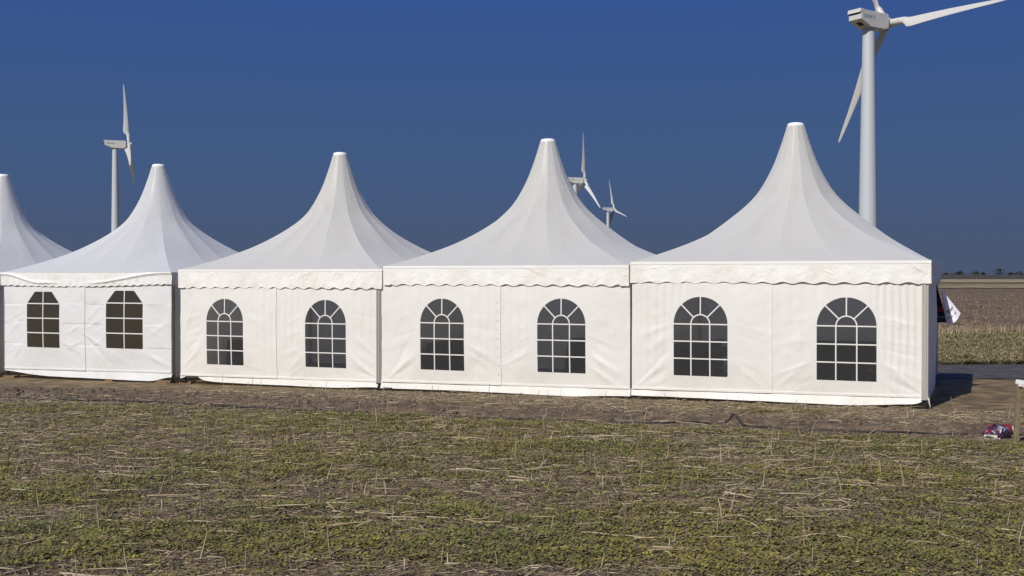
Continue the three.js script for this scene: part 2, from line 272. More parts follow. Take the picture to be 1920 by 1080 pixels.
function buildTent(i, o) {
  const g = thing('pagoda_tent', o.label, 'tent', 'white pagoda tents in a row');
  const s0 = 5.077 * i + (i >= 3 ? 0.14 : 0) + (i >= 4 ? 0.13 : 0) + 2.5, X = P0[0] + D[0] * s0 + B[0] * 2.5, Z = P0[1] + D[1] * s0 + B[1] * 2.5;
  g.position.set(X, -0.058 * i, -Z); g.rotation.y = -TH;
  const r = rng(1000 + i * 77), wallM = o.cool ? coolWall : creamWall, valM = o.cool ? valanceCool : valanceCream, roofM = o.cool ? roofCool : roofCream;
  const low = i === 4;
  // roof
  const roof = new THREE.Group(); roof.name = 'roof'; g.add(roof);
  for (let k = 0; k < 4; k++) { for (let j = 0; j < 4; j++) mesh('roof_panel', gore(k, j, i, o.cool ? 0.1 : 0.8), roofM, roof); for (const p of o.cool ? [1] : [-0.42, 0, 0.42, 1]) mesh('roof_seam', seamGeo(k, p), seamMat, roof); }
  mesh('peak_cap', capGeo, whitePlastic, roof);
  // posts
  for (const sx of [-1, 1]) for (const sz of [-1, 1]) { const p = mesh('post', postGeo, alu, g); p.position.set(sx * 2.43, 0, sz > 0 && sx > 0 && o.showPost ? 2.43 : sz * 2.395); mesh('foot', footGeo, darkSteel, p); }
  // eave beams
  for (const s of [-1, 1]) { mesh('eave_beam', box(4.72, 0.11, 0.05, 0, EAVE - 0.075, s * 2.41), alu, g); mesh('eave_beam', box(0.05, 0.11, 4.66, s * 2.44, EAVE - 0.075, 0), alu, g); }
  // front wall: two panels with windows
  const zf = 2.462, railY = x => o.rail + 0.02 * (x + 2.5) / 5 * (o.railTilt || 1);
  const folds = (o.folds || []).map(f => [...f.slice(0, 5), f[5] * 0.62]);
  const fr = rng(500 + i);
  for (const q of o.windows) for (const s of [-1, 1]) for (let k = 0; k < 7; k++) {   // tension folds that run from the window to the wall's edges
    const y = q.y0 + (q.y1 - q.y0) * (0.02 + 0.13 * k) + (fr() - 0.5) * 0.1, reach = 0.55 + fr() * 0.35, x0 = q.x + s * (q.w / 2 - 0.03);
    folds.push([x0, y, x0 + s * reach, y - (0.15 + fr() * 0.5) * (1 - k * 0.09), 0.03 + fr() * 0.035, (fr() - 0.42) * 0.016]);
  }
  const seed = i * 31.7;
  const w = (x, y) => {
    let d = 0.035 * Math.sin(Math.PI * clamp((y - 0.1) / 2.2, 0, 1)) * (1 - Math.pow(Math.abs(x) / 2.5, 4));
    let win = 9; for (const q of o.windows) win = Math.min(win, -archSdf(x, y, q));
    const m = 0.15 + 0.85 * sstep(-0.02, 0.28, win);
    let f = 0.02 * (fbm(x * 1.6 + seed, y * 1.9, 3) - 0.5) + 0.014 * (fbm(x * 5 + seed, y * 3 + seed, 3) - 0.5);
    for (const [ax, ay, bx, by, wd, am] of folds) { const L = Math.hypot(bx - ax, by - ay), tx = (bx - ax) / L, ty = (by - ay) / L, al = ((x - ax) * tx + (y - ay) * ty) / L, pe = -(x - ax) * ty + (y - ay) * tx; if (al > -0.1 && al < 1.1) f += am * Math.sin(Math.PI * clamp(al * 0.9 + 0.08, 0, 1)) * Math.exp(-((pe / (wd * (0.5 + al))) ** 2)); }
    for (const [x0, x1, lam, am] of o.pleats || []) f += am * sstep(x0, x0 + 0.25, x) * (1 - sstep(x1 - 0.1, x1, x)) * Math.sin(6.283 * (x + 0.05 * vnoise(x * 3 + seed, y * 0.8)) / lam) * (0.25 + 0.75 * sstep(0.35, 1.2, y));
    if (o.creases) for (const yc of o.creases) { const k = (y - yc - 0.012 * Math.sin(x * 2 + yc * 9)) / 0.012; f -= 0.006 * Math.exp(-k * k); }
    return d + f * m;
  };
  const panel = (x0, x1, off, wins, edgeL, edgeR) => {
    const us = [...range(x0, x1, Math.round((x1 - x0) / 0.03))], vs = [...range(o.rail - 0.02, EAVE - 0.06, 74)];
    for (const q of wins) { us.push(q.x - q.w / 2, q.x + q.w / 2); vs.push(q.y0); }
    const pos = (x, y, oo = 0) => [x, y, zf + off + w(x, y) + oo];
    const bot = x => railY(x) - 0.006;
    const keep = (x, y) => { let k = y - bot(x); for (const q of wins) k = Math.min(k, -archSdf(x, y, q)); return k; };
    const pm = mesh('wall_panel', sheet(uniq(us), uniq(vs), pos, keep), wallM, g);
    const hemPts = range(x0 + 0.004, x1 - 0.004, 40).map(x => [x, railY(x) + 0.006]);
    mesh('hem', ribbon(hemPts, 0.034, pos, -0.002, 0.014, 0.2), wallM, pm);
    for (const q of wins) {
      const R = q.w / 2, pane = (xa, xb, ya, yb, k) => { const ov = 0.006; mesh('window_pane', sheet(range(xa - ov, xb + ov, 8), range(ya - ov, yb + ov, 8), (x, y) => pos(x, y, -0.004), k), q.dark ? filmDark : film, pm); };
      const bar = (pts, wd = o.bar || 0.021) => mesh('glazing_bar', ribbon(pts, wd, pos, -0.003, 0.0045), wallM, pm);
      if (q.kind === 'arch') {
        const ys = q.y1 - R, rr = R * 0.35, st3 = (ys - q.y0) / 3, xs = [q.x - R, q.x - rr, q.x + rr, q.x + R];
        for (let c = 0; c < 3; c++) for (let k = 0; k < 3; k++) pane(xs[c], xs[c + 1], q.y0 + k * st3, q.y0 + (k + 1) * st3);
        pane(q.x - rr, q.x + rr, ys, ys + rr, (x, y) => rr + 0.004 - Math.hypot(x - q.x, y - ys));
        for (let k = 0; k < 4; k++) {
          const a0 = k * Math.PI / 4, a1 = a0 + Math.PI / 4, cx = k < 2 ? [q.x, q.x + R] : [q.x - R, q.x];
          pane(cx[0], cx[1], ys, q.y1, (x, y) => { const dx = x - q.x, dy = y - ys, d = Math.hypot(dx, dy); return Math.min(R + 0.006 - d, d - rr + 0.004, dy * Math.cos(a0) - dx * Math.sin(a0) + 0.004, dx * Math.sin(a1) - dy * Math.cos(a1) + 0.004); });
        }
        for (let k = 0; k < 3; k++) bar([[q.x - R, ys - k * st3], [q.x + R, ys - k * st3]]);
        for (const x of [xs[1], xs[2]]) bar([[x, q.y0], [x, ys]]);
        bar(range(0, Math.PI, 18).map(a => [q.x + rr * Math.cos(a), ys + rr * Math.sin(a)]));
        for (const a of [Math.PI / 4, Math.PI / 2, 3 * Math.PI / 4]) bar([[q.x + rr * Math.cos(a), ys + rr * Math.sin(a)], [q.x + R * Math.cos(a), ys + R * Math.sin(a)]]);
      } else {
        const yt = q.y1 - 0.275, st3 = (yt - q.y0) / 3;
        for (const s of [-1, 1]) {
          const xa = s < 0 ? q.x - R : q.x, xb = s < 0 ? q.x : q.x + R;
          for (let k = 0; k < 3; k++) pane(xa, xb, q.y0 + k * st3, q.y0 + (k + 1) * st3);
          pane(xa, xb, yt, q.y1, (x, y) => archSdf(x, y, q) + 0.006);
        }
        for (let k = 0; k < 3; k++) bar([[q.x - R, yt - k * st3], [q.x + R, yt - k * st3]]);
        bar([[q.x, q.y0], [q.x, q.y1]]);
      }
    }
    return [pm, pos];
  };
  const wl = o.windows.filter(q => q.x < 0), wr = o.windows.filter(q => q.x > 0), xa = o.wall[0], xb = o.wall[1], xc = o.seam || -0.02;
  const [pl, posL] = panel(xa, xc + 0.03, 0.004, wl), [pr] = panel(xc - 0.05, xb, -0.009, wr);
  if (i === 0) mesh('tie_strap', tube([[2.47, 0.16, 2.47], [2.492, 0.14, 2.505], [2.50, 0.08, 2.515], [2.515, 0.02, 2.525]], 0.009, 7), wallM, g);
  if (o.eyelets) for (let k = 0; k < 9; k++) { const e = mesh('eyelet', new THREE.CylinderGeometry(0.011, 0.011, 0.004, 10).rotateX(Math.PI / 2), galv, pl); e.position.set(...posL(xc - 0.02 - 0.002 * k, 0.32 + k * 0.17, 0.003)); }
  if (o.strap) { mesh('edge_strip', ribbon([[xb - 0.012, railY(xb)], [xb - 0.012, 2.06]], 0.024, (x, y, oo) => [x, y, zf + w(x, y) - 0.009 + oo], 0.002, 0.008, 0.1), wallM, pr); }
  // skirt below the rail
  const yb = o.skirt, sk = sheet(range(xa - 0.01, xb + 0.012, 90), range(-0.06, o.rail + 0.06, 12), (x, y) => { const u = clamp(railY(x) + 0.02 - y, 0, 1); return [x, y, zf - 0.02 + w(x, Math.max(y, 0.12)) + u * (0.35 + 0.25 * (vnoise(x * 2.1 + seed, 3) - 0.5)) * 0.9 + 0.012 * u * 8 * (vnoise(x * 7 + seed, 1) - 0.5)]; }, (x, y) => Math.min(y - yb(x), railY(x) + 0.015 - y));
  mesh('skirt', sk, wallM, g);
  mesh('base_rail', box(4.66, 0.05, 0.05, 0, o.rail - 0.015, zf - 0.06), o.cool ? whitePlastic : alu, g);
  // other walls
  const plain = (k, name, bulge, half = 2.37, off = 2.43) => {
    const c = Math.cos(k * Math.PI / 2), s = Math.sin(k * Math.PI / 2), sd = seed + k * 11;
    const f = (u, y) => { const d = bulge * Math.sin(Math.PI * (u / half + 1) / 2) * (0.35 + 0.65 * Math.sin(Math.PI * clamp((y + 0.1) / 2.4, 0, 1))) + (bulge > 0.05 ? 0.05 : 0.012) * (fbm(u * 2.2 + sd, y * 0.9, 3) - 0.5) + (bulge > 0.05 ? 0.022 : k === 2 ? 0.022 : 0.005) * Math.sin(u * 21 + 3 * vnoise(u * 2 + sd, y)) * sstep(0.1, 1.6, y); const z = off + d; return [u * c + z * s, y, -u * s + z * c]; };
    return mesh(name, sheet(range(-half, half, bulge > 0.05 ? 110 : 60), range(o.cool ? 0.08 : 0.02, EAVE - 0.06, bulge > 0.05 ? 60 : 24), f), wallM, g);
  };
  plain(1, 'side_wall', i === 0 ? 0.075 : 0.006); plain(2, 'back_wall', 0.03); plain(3, 'side_wall', 0.006);
  // valances
  const val = (k, half, off, hgt, wave, amp, fine) => {
    const c = Math.cos(k * Math.PI / 2), s = Math.sin(k * Math.PI / 2), sd = seed + k * 5.3, ph = r() * 6;
    const cre = Array.from({ length: fine ? (o.cool ? 8 : 40) : 0 }, () => [(r() * 2 - 1) * half, EAVE - 0.05 - r() * (hgt - 0.05), r() * 6.283, 0.05 + r() * 0.16, (r() - 0.35) * 0.011, 0.008 + r() * 0.02]);
    const f = (u, y) => {
      const v = (EAVE - y) / hgt; let d = 0.012 + 0.006 * v + v * 0.02 * (fbm(u * 1.1 + sd, 7, 2) - 0.5);
      if (fine) {
        d += 0.016 * v * (fbm(u * 3 + sd, y * 5, 2) - 0.5) + (o.cool ? 0.002 : 0.006) * sstep(0.1, 0.3, v) * (fbm(u * 9 + sd, y * 12, 3) - 0.5);
        for (const [cx, cy, an, L, am, wd] of cre) { const dx = u - cx, dy = y - cy, al = dx * Math.cos(an) + dy * Math.sin(an), pe = -dx * Math.sin(an) + dy * Math.cos(an); if (Math.abs(al) < L && Math.abs(pe) < 0.07) d += am * (1 - (al / L) ** 2) * Math.exp(-((pe / wd) ** 2)); }
        if (o.sag) { d += 0.03 * Math.exp(-(((y - (EAVE - 0.03 - 0.2 * sstep(-2.4, -1.3, u) + 0.22 * sstep(0.2, 2.3, u))) / 0.03) ** 2)) * (1 - sstep(-1.2, -0.5, u) * (1 - sstep(0, 0.6, u))); }
        d += 0.01 * v * v * Math.sin(6.283 * u / wave + ph);
      }
      const z = off + d; return [u * c + z * s, y, -u * s + z * c];
    };
    const low = u => EAVE - hgt - (o.sag ? 0.05 * Math.cos(u * 0.62 + 0.35) - 0.02 : 0) + (Math.abs(u) > half - 0.16 ? -0.4 : Math.sin(6.283 * u / wave + ph)) * amp;
    const vm = mesh('valance', sheet(range(-half, half, fine ? 260 : 70), range(EAVE - hgt - 0.1, EAVE + 0.004, fine ? 44 : 10), f, (u, y) => y - low(u)), valM, g);
    if (fine && !o.sag) mesh('valance_hem', ribbon(range(-half + 0.003, half - 0.003, 80).map(u => [u, EAVE - 0.022]), 0.045, (u, y, oo) => { const p = f(u, y); return [p[0] + s * oo, p[1], p[2] + c * oo]; }, 0.0, 0.006, 0.2), valM, vm);
  };
  val(0, 2.525, 2.482, o.val, o.wave, o.amp, true); val(1, i === 0 ? 2.52 : 2.47, i === 0 ? 2.505 : 2.49, o.val, o.wave, o.amp, i === 0); val(2, 2.5, 2.49, o.val, o.wave, o.amp, false); val(3, 2.47, 2.485, o.val, o.wave, o.amp, false);
  return g;
}
const AR = (x, y0 = 0.375, y1 = 1.765, w = 0.958) => ({ kind: 'arch', x, y0, y1, w });
const skirtEdge = (l, m, rr, seed, tuck = 0) => x => m + (l - m) * (1 - sstep(-2.5, -1.6, x)) + (rr - m) * sstep(1.3, 2.45, x) + tuck * sstep(2.2, 2.5, x) ** 2 + 0.012 * (fbm(x * 1.8 + seed, 2, 3) - 0.5);
const tents = [
  { label: 'nearest pagoda tent at the right end of the row, with a shaded right side wall', windows: [AR(-1.25), AR(1.205, 0.385, 1.775)], showPost: true, wall: [-2.50, 2.405], rail: 0.11, railTilt: 2.6, strap: true, val: 0.365, wave: 0.335, amp: 0.018, seam: -0.04,
    skirt: skirtEdge(-0.015, -0.012, 0.05, 3, 0.09),
    pleats: [[1.5, 2.46, 0.118, 0.009], [-2.45, -1.4, 0.15, 0.006], [-0.2, 1.7, 0.21, 0.003]],
    folds: [[2.4, 0.2, 1.5, 0.95, 0.05, 0.02], [2.35, 0.22, 1.72, 0.5, 0.05, -0.016], [-2.42, 0.16, -1.7, 0.75, 0.06, 0.02], [-2.4, 0.2, -1.6, 1.05, 0.05, -0.014], [0.05, 0.2, 0.75, 0.85, 0.06, 0.013], [0.2, 0.15, 0.85, 0.5, 0.05, -0.012], [-0.15, 0.2, -0.75, 0.7, 0.05, 0.011]] },
  { label: 'pagoda tent second from the right, with a line of eyelets between its two arched windows', windows: [AR(-1.23, 0.365, 1.75, 0.945), AR(1.223, 0.40, 1.77, 0.945)], wall: [-2.585, 2.535], rail: 0.10, railTilt: 3, val: 0.365, wave: 0.315, amp: 0.021, eyelets: true,
    skirt: skirtEdge(-0.035, -0.02, 0.02, 8),
    pleats: [[-2.4, -1.6, 0.2, 0.004], [-0.8, 0.8, 0.16, 0.003]],
    folds: [[-2.42, 0.15, -1.6, 0.9, 0.06, 0.02], [-2.35, 0.3, -1.7, 1.3, 0.06, -0.012], [-0.6, 0.85, 0.0, 0.55, 0.06, 0.014], [0.05, 0.5, 0.75, 0.85, 0.05, 0.015], [0.1, 0.75, 0.75, 1.15, 0.05, 0.01], [1.65, 0.9, 2.4, 0.3, 0.06, 0.019], [1.6, 1.1, 2.42, 0.75, 0.06, -0.013], [1.75, 0.55, 2.38, 0.16, 0.04, 0.014]] },
  { label: 'pagoda tent third from the right, its skirt lifted at the left corner', windows: [AR(-1.30, 0.36, 1.76, 0.955), AR(1.195, 0.385, 1.76, 0.965)], showPost: true, wall: [-2.49, 2.40], rail: 0.105, railTilt: 2.2, val: 0.385, wave: 0.295, amp: 0.022,
    skirt: x => skirtEdge(-0.01, -0.015, 0.03, 12)(x) + 0.11 * Math.exp(-(((x + 2.18) / 0.2) ** 2)) + 0.03 * (1 - sstep(-2.3, -1.2, x)),
    pleats: [[-0.7, 0.7, 0.17, 0.004], [1.7, 2.4, 0.2, 0.004]],
    folds: [[2.4, 0.18, 1.6, 0.75, 0.055, 0.028], [2.42, 0.2, 1.75, 0.4, 0.045, -0.018], [2.4, 0.6, 1.7, 1.2, 0.05, 0.012], [-2.4, 0.3, -1.75, 0.9, 0.06, 0.02], [-2.35, 0.6, -1.7, 1.2, 0.05, -0.012], [-2.4, 1.0, -2.1, 1.7, 0.06, 0.014], [0.3, 0.3, 0.8, 0.75, 0.05, 0.012]] },
  { label: 'whiter pagoda tent fourth from the right, with eight-pane windows that have clipped top corners', cool: true, windows: [{ kind: 'clip', x: -1.205, y0: 0.655, y1: 1.94, w: 1.0, dark: true }, { kind: 'clip', x: 1.18, y0: 0.69, y1: 1.975, w: 1.04, dark: true }], wall: [-2.43, 2.47], rail: 0.14, railTilt: 3, val: 0.29, wave: 0.215, amp: 0.014, sag: true, seam: 0.02, bar: 0.024,
    skirt: x => 0.0 + 0.085 * (1 - sstep(-2.5, -1.0, x)) + 0.1 * sstep(1.9, 2.5, x) + 0.012 * (fbm(x * 2.3, 5, 3) - 0.5),
    creases: [1.66, 1.22, 0.72],
    folds: [[0.02, 1.0, 1.3, 0.35, 0.06, 0.03], [0.02, 0.95, 0.9, 0.25, 0.05, -0.02], [0.05, 1.1, 0.8, 1.5, 0.05, 0.014], [0.1, 1.3, 0.7, 1.8, 0.05, 0.012], [0.2, 0.75, 0.35, 0.25, 0.05, 0.012], [2.4, 1.3, 1.8, 0.95, 0.06, 0.012], [2.42, 0.35, 1.3, 0.75, 0.07, 0.022], [-0.02, 1.2, -0.6, 0.95, 0.05, 0.014], [-0.02, 0.85, -0.6, 0.6, 0.05, 0.014], [-2.35, 0.9, -1.7, 1.5, 0.06, 0.013], [-2.35, 0.5, -1.7, 0.9, 0.06, 0.013]] },
  { label: 'farthest pagoda tent at the left end of the row, cut off by the picture edge', cool: true, windows: [{ kind: 'clip', x: -1.2, y0: 0.67, y1: 1.95, w: 1.02, dark: true }, { kind: 'clip', x: 1.2, y0: 0.67, y1: 1.95, w: 1.02, dark: true }], wall: [-2.47, 2.47], rail: 0.14, val: 0.29, wave: 0.215, amp: 0.014, sag: true, skirt: skirtEdge(0.03, 0.0, 0.05, 30), creases: [1.66, 1.22, 0.72], folds: [] },
].map((o, i) => buildTent(i, o));
const local = (i, x, y, z) => { const t = tents[i]; t.updateMatrixWorld(); return t.localToWorld(new THREE.Vector3(x, y, z)); };

// ---------------------------------------------------------------- things inside and under the tents
{
  const cloth = new THREE.MeshStandardMaterial({ color: lin(0.035, 0.036, 0.05), roughness: 1, side: THREE.DoubleSide });
  const legM = galv;
  const where = [[0, -1.15, 'left'], [0, 1.15, 'right'], [1, -1.15, 'left'], [1, 1.15, 'right'], [2, -1.15, 'left'], [2, 1.15, 'right']];
  const which = ['nearest tent', 'tent second from the right', 'tent third from the right'];
  for (const [i, x, side] of where) {
    const t = thing('draped_table', `dark draped table inside the ${which[i]}, behind its ${side} window`, 'table', 'dark draped tables inside the tents');
    const p = x < 0 ? local(i, -1.95, 0, 0.15) : local(i, 0.9, 0, -1.85); t.position.set(p.x, ground(p.x, -p.z) + 0.004, p.z); t.rotation.y = -TH + (x < 0 ? Math.PI / 2 : 0);
    const W = 1.0, Dp = 0.36, H = 0.86, P = [], I = [], n = 120, rows = 8;
    const edge = a => { const c = Math.cos(a), s = Math.sin(a), k = 1 / Math.max(Math.abs(c) / W, Math.abs(s) / Dp); return [c * k, s * k]; };
    for (let j = 0; j <= rows; j++) for (let k = 0; k < n; k++) { const a = k / n * 6.2832, [ex, ez] = edge(a), f = j / rows, wv = 1 + 0.05 * f * Math.sin(k * 1.05 + i * 2) + 0.05 * f; P.push(ex * wv, H - f * (H - 0.03) + (j ? 0 : 0), ez * wv * (1 + 0.08 * f)); }
    for (let j = 0; j < rows; j++) for (let k = 0; k < n; k++) { const a = j * n + k, b = j * n + (k + 1) % n; I.push(a, b, a + n, b, b + n, a + n); }
    const c = P.length / 3; P.push(0, H + 0.004, 0); for (let k = 0; k < n; k++) I.push(c, (k + 1) % n, k);
    mesh('cloth', geom(P, I), cloth, t);
    mesh('table_top', box(W * 1.96, 0.03, Dp * 1.94, 0, H - 0.02, 0), legM, t);
    for (const sx of [-1, 1]) for (const sz of [-1, 1]) mesh('leg', new THREE.CylinderGeometry(0.016, 0.016, H - 0.035, 8).translate(sx * 0.85, (H - 0.035) / 2, sz * 0.28), legM, t);
  }
  const seatM = new THREE.MeshStandardMaterial({ color: lin(0.03, 0.03, 0.032), roughness: 0.5 });
  for (const [x, z, a, l] of [[-1.2, 0.9, 0.5, 'dark folding chair inside the nearest tent, behind its left window'], [1.62, 1.0, -0.6, 'dark folding chair inside the nearest tent, behind its right window']]) {
    const t = thing('folding_chair', l, 'chair', 'folding chairs inside the nearest tent');
    const p = local(0, x, 0, z); t.position.set(p.x, ground(p.x, -p.z) + 0.006, p.z); t.rotation.y = -TH + a;
    for (const s of [-1, 1]) {
      mesh('leg', tube([[s * 0.21, 0.012, 0.24], [s * 0.2, 0.45, 0], [s * 0.2, 0.8, -0.2], [s * 0.16, 0.93, -0.26]], 0.013), seatM, t);
      mesh('leg', tube([[s * 0.18, 0.012, -0.28], [s * 0.18, 0.3, 0.02], [s * 0.18, 0.46, 0.2]], 0.012), seatM, t);
    }
    mesh('top_rail', tube([[-0.16, 0.93, -0.26], [-0.08, 0.97, -0.28], [0.08, 0.97, -0.28], [0.16, 0.93, -0.26]], 0.013), seatM, t);
    mesh('stretcher', tube([[-0.18, 0.13, -0.18], [0, 0.13, -0.18], [0.18, 0.13, -0.18]], 0.01), seatM, t);
    const st1 = box(0.4, 0.035, 0.4, 0, 0.47, 0.03, 0.012); st1.rotateX(-0.04); mesh('seat', st1, seatM, t);
    const bk = box(0.38, 0.2, 0.02, 0, 0, 0, 0.008); bk.rotateX(-0.5); bk.translate(0, 0.76, -0.185); mesh('backrest', bk, seatM, t);
  }
  // packing blocks under the corners
  const wood = new THREE.MeshStandardMaterial({ color: lin(0.42, 0.27, 0.15), roughness: 0.9, map: rep(soilMap, 3) });
  for (const [i, x, z, w, l] of [[3, 0.75, 2.42, 0.22, 'short orange-brown timber block under the front of the whiter tent'], [3, 2.25, 2.4, 0.4, 'timber block under the right front corner of the whiter tent'], [3, -2.3, 2.4, 0.35, 'timber block under the left front corner of the whiter tent'], [2, -2.4, 2.35, 0.3, 'timber block under the lifted skirt of the tent third from the right']]) {
    const t = thing('timber_block', l, 'block', 'timber blocks under the tents'); const p = local(i, x, 0, z); t.position.set(p.x, ground(p.x, -p.z) - 0.01, p.z); t.rotation.y = -TH + 0.05;
    mesh('lower_board', box(w, 0.035, 0.2, 0, 0.0175, 0, 0.004), wood, t); mesh('upper_board', box(w * 0.92, 0.03, 0.18, 0.01, 0.051, 0, 0.004), wood, t);
  }
}

// ---------------------------------------------------------------- banner on the right side wall
{
  const t = thing('banner', 'curled printed banner with a white flap on the right side of the nearest tent', 'banner');
  const base = new THREE.Vector3(8.05, 1.25, -20.5); t.position.copy(base);
  const L = (X, y, Z) => [X - base.x, y - base.y, -Z - base.z];
  const cv = document.createElement('canvas'); cv.width = 64; cv.height = 256; const c = cv.getContext('2d');
  c.fillStyle = '#16151c'; c.fillRect(0, 0, 64, 256); c.fillStyle = '#7a2f33'; c.fillRect(0, 158, 64, 30); c.fillStyle = '#5c6478'; c.fillRect(0, 215, 64, 14); c.fillStyle = '#14162c'; c.fillRect(0, 229, 64, 27); c.fillStyle = '#33222a'; c.fillRect(0, 105, 64, 22);
  const tx = new THREE.CanvasTexture(cv); tx.colorSpace = THREE.SRGBColorSpace;
  const cv2 = document.createElement('canvas'); cv2.width = 256; cv2.height = 256; const d = cv2.getContext('2d');
  d.fillStyle = '#eceaf2'; d.fillRect(0, 0, 256, 256); d.fillStyle = '#55564e';
  [[70, 18], [96, 12], [112, 22], [140, 10], [154, 18], [178, 14], [196, 20]].forEach(([x, w], k) => d.fillRect(x, 158 - (k % 2) * 4, w, 15 + (k % 3) * 4));
  d.fillStyle = '#8b909c'; [[60, 30], [110, 36], [152, 12], [190, 34]].forEach(([x, w]) => d.fillRect(x, 206, w, 13));
  const tx2 = new THREE.CanvasTexture(cv2); tx2.colorSpace = THREE.SRGBColorSpace;
  const lerp3 = (a, b, f) => a.map((v, k) => v + (b[k] - v) * f);
  const surf = (f, nu, nv) => { const P = [], UV = [], I = []; for (let j = 0; j <= nv; j++) for (let i = 0; i <= nu; i++) { P.push(...f(i / nu, j / nv)); UV.push(i / nu, 1 - j / nv); } for (let j = 0; j < nv; j++) for (let i = 0; i < nu; i++) { const a = j * (nu + 1) + i; I.push(a, a + 1, a + nu + 1, a + 1, a + nu + 2, a + nu + 1); } return geom(P, I, null, UV); };
  const A = L(7.985, 2.06, 20.75), A2 = L(8.03, 2.0, 20.6), Bq = L(8.035, 1.245, 20.7), B2 = L(8.175, 1.255, 20.45);
  mesh('printed_panel', surf((u, v) => { const p = lerp3(lerp3(A, A2, u), lerp3(Bq, B2, u), v); p[2] += 0.03 * Math.sin(v * 3.1) + 0.01 * Math.sin(u * 5); return p; }, 8, 20), new THREE.MeshStandardMaterial({ map: tx, roughness: 0.55, side: THREE.DoubleSide }), t);
  const apex = L(8.085, 1.89, 20.5), arc = new THREE.CatmullRomCurve3([L(8.165, 1.25, 20.5), L(8.215, 1.235, 20.36), L(8.30, 1.29, 20.32), L(8.425, 1.43, 20.42)].map(p => new THREE.Vector3(...p)));
  mesh('white_flap', surf((u, v) => { const q = arc.getPoint(u); return lerp3(apex, [q.x, q.y, q.z], 0.03 + 0.97 * v); }, 20, 16), new THREE.MeshStandardMaterial({ map: tx2, roughness: 0.5, side: THREE.DoubleSide }), t);
}

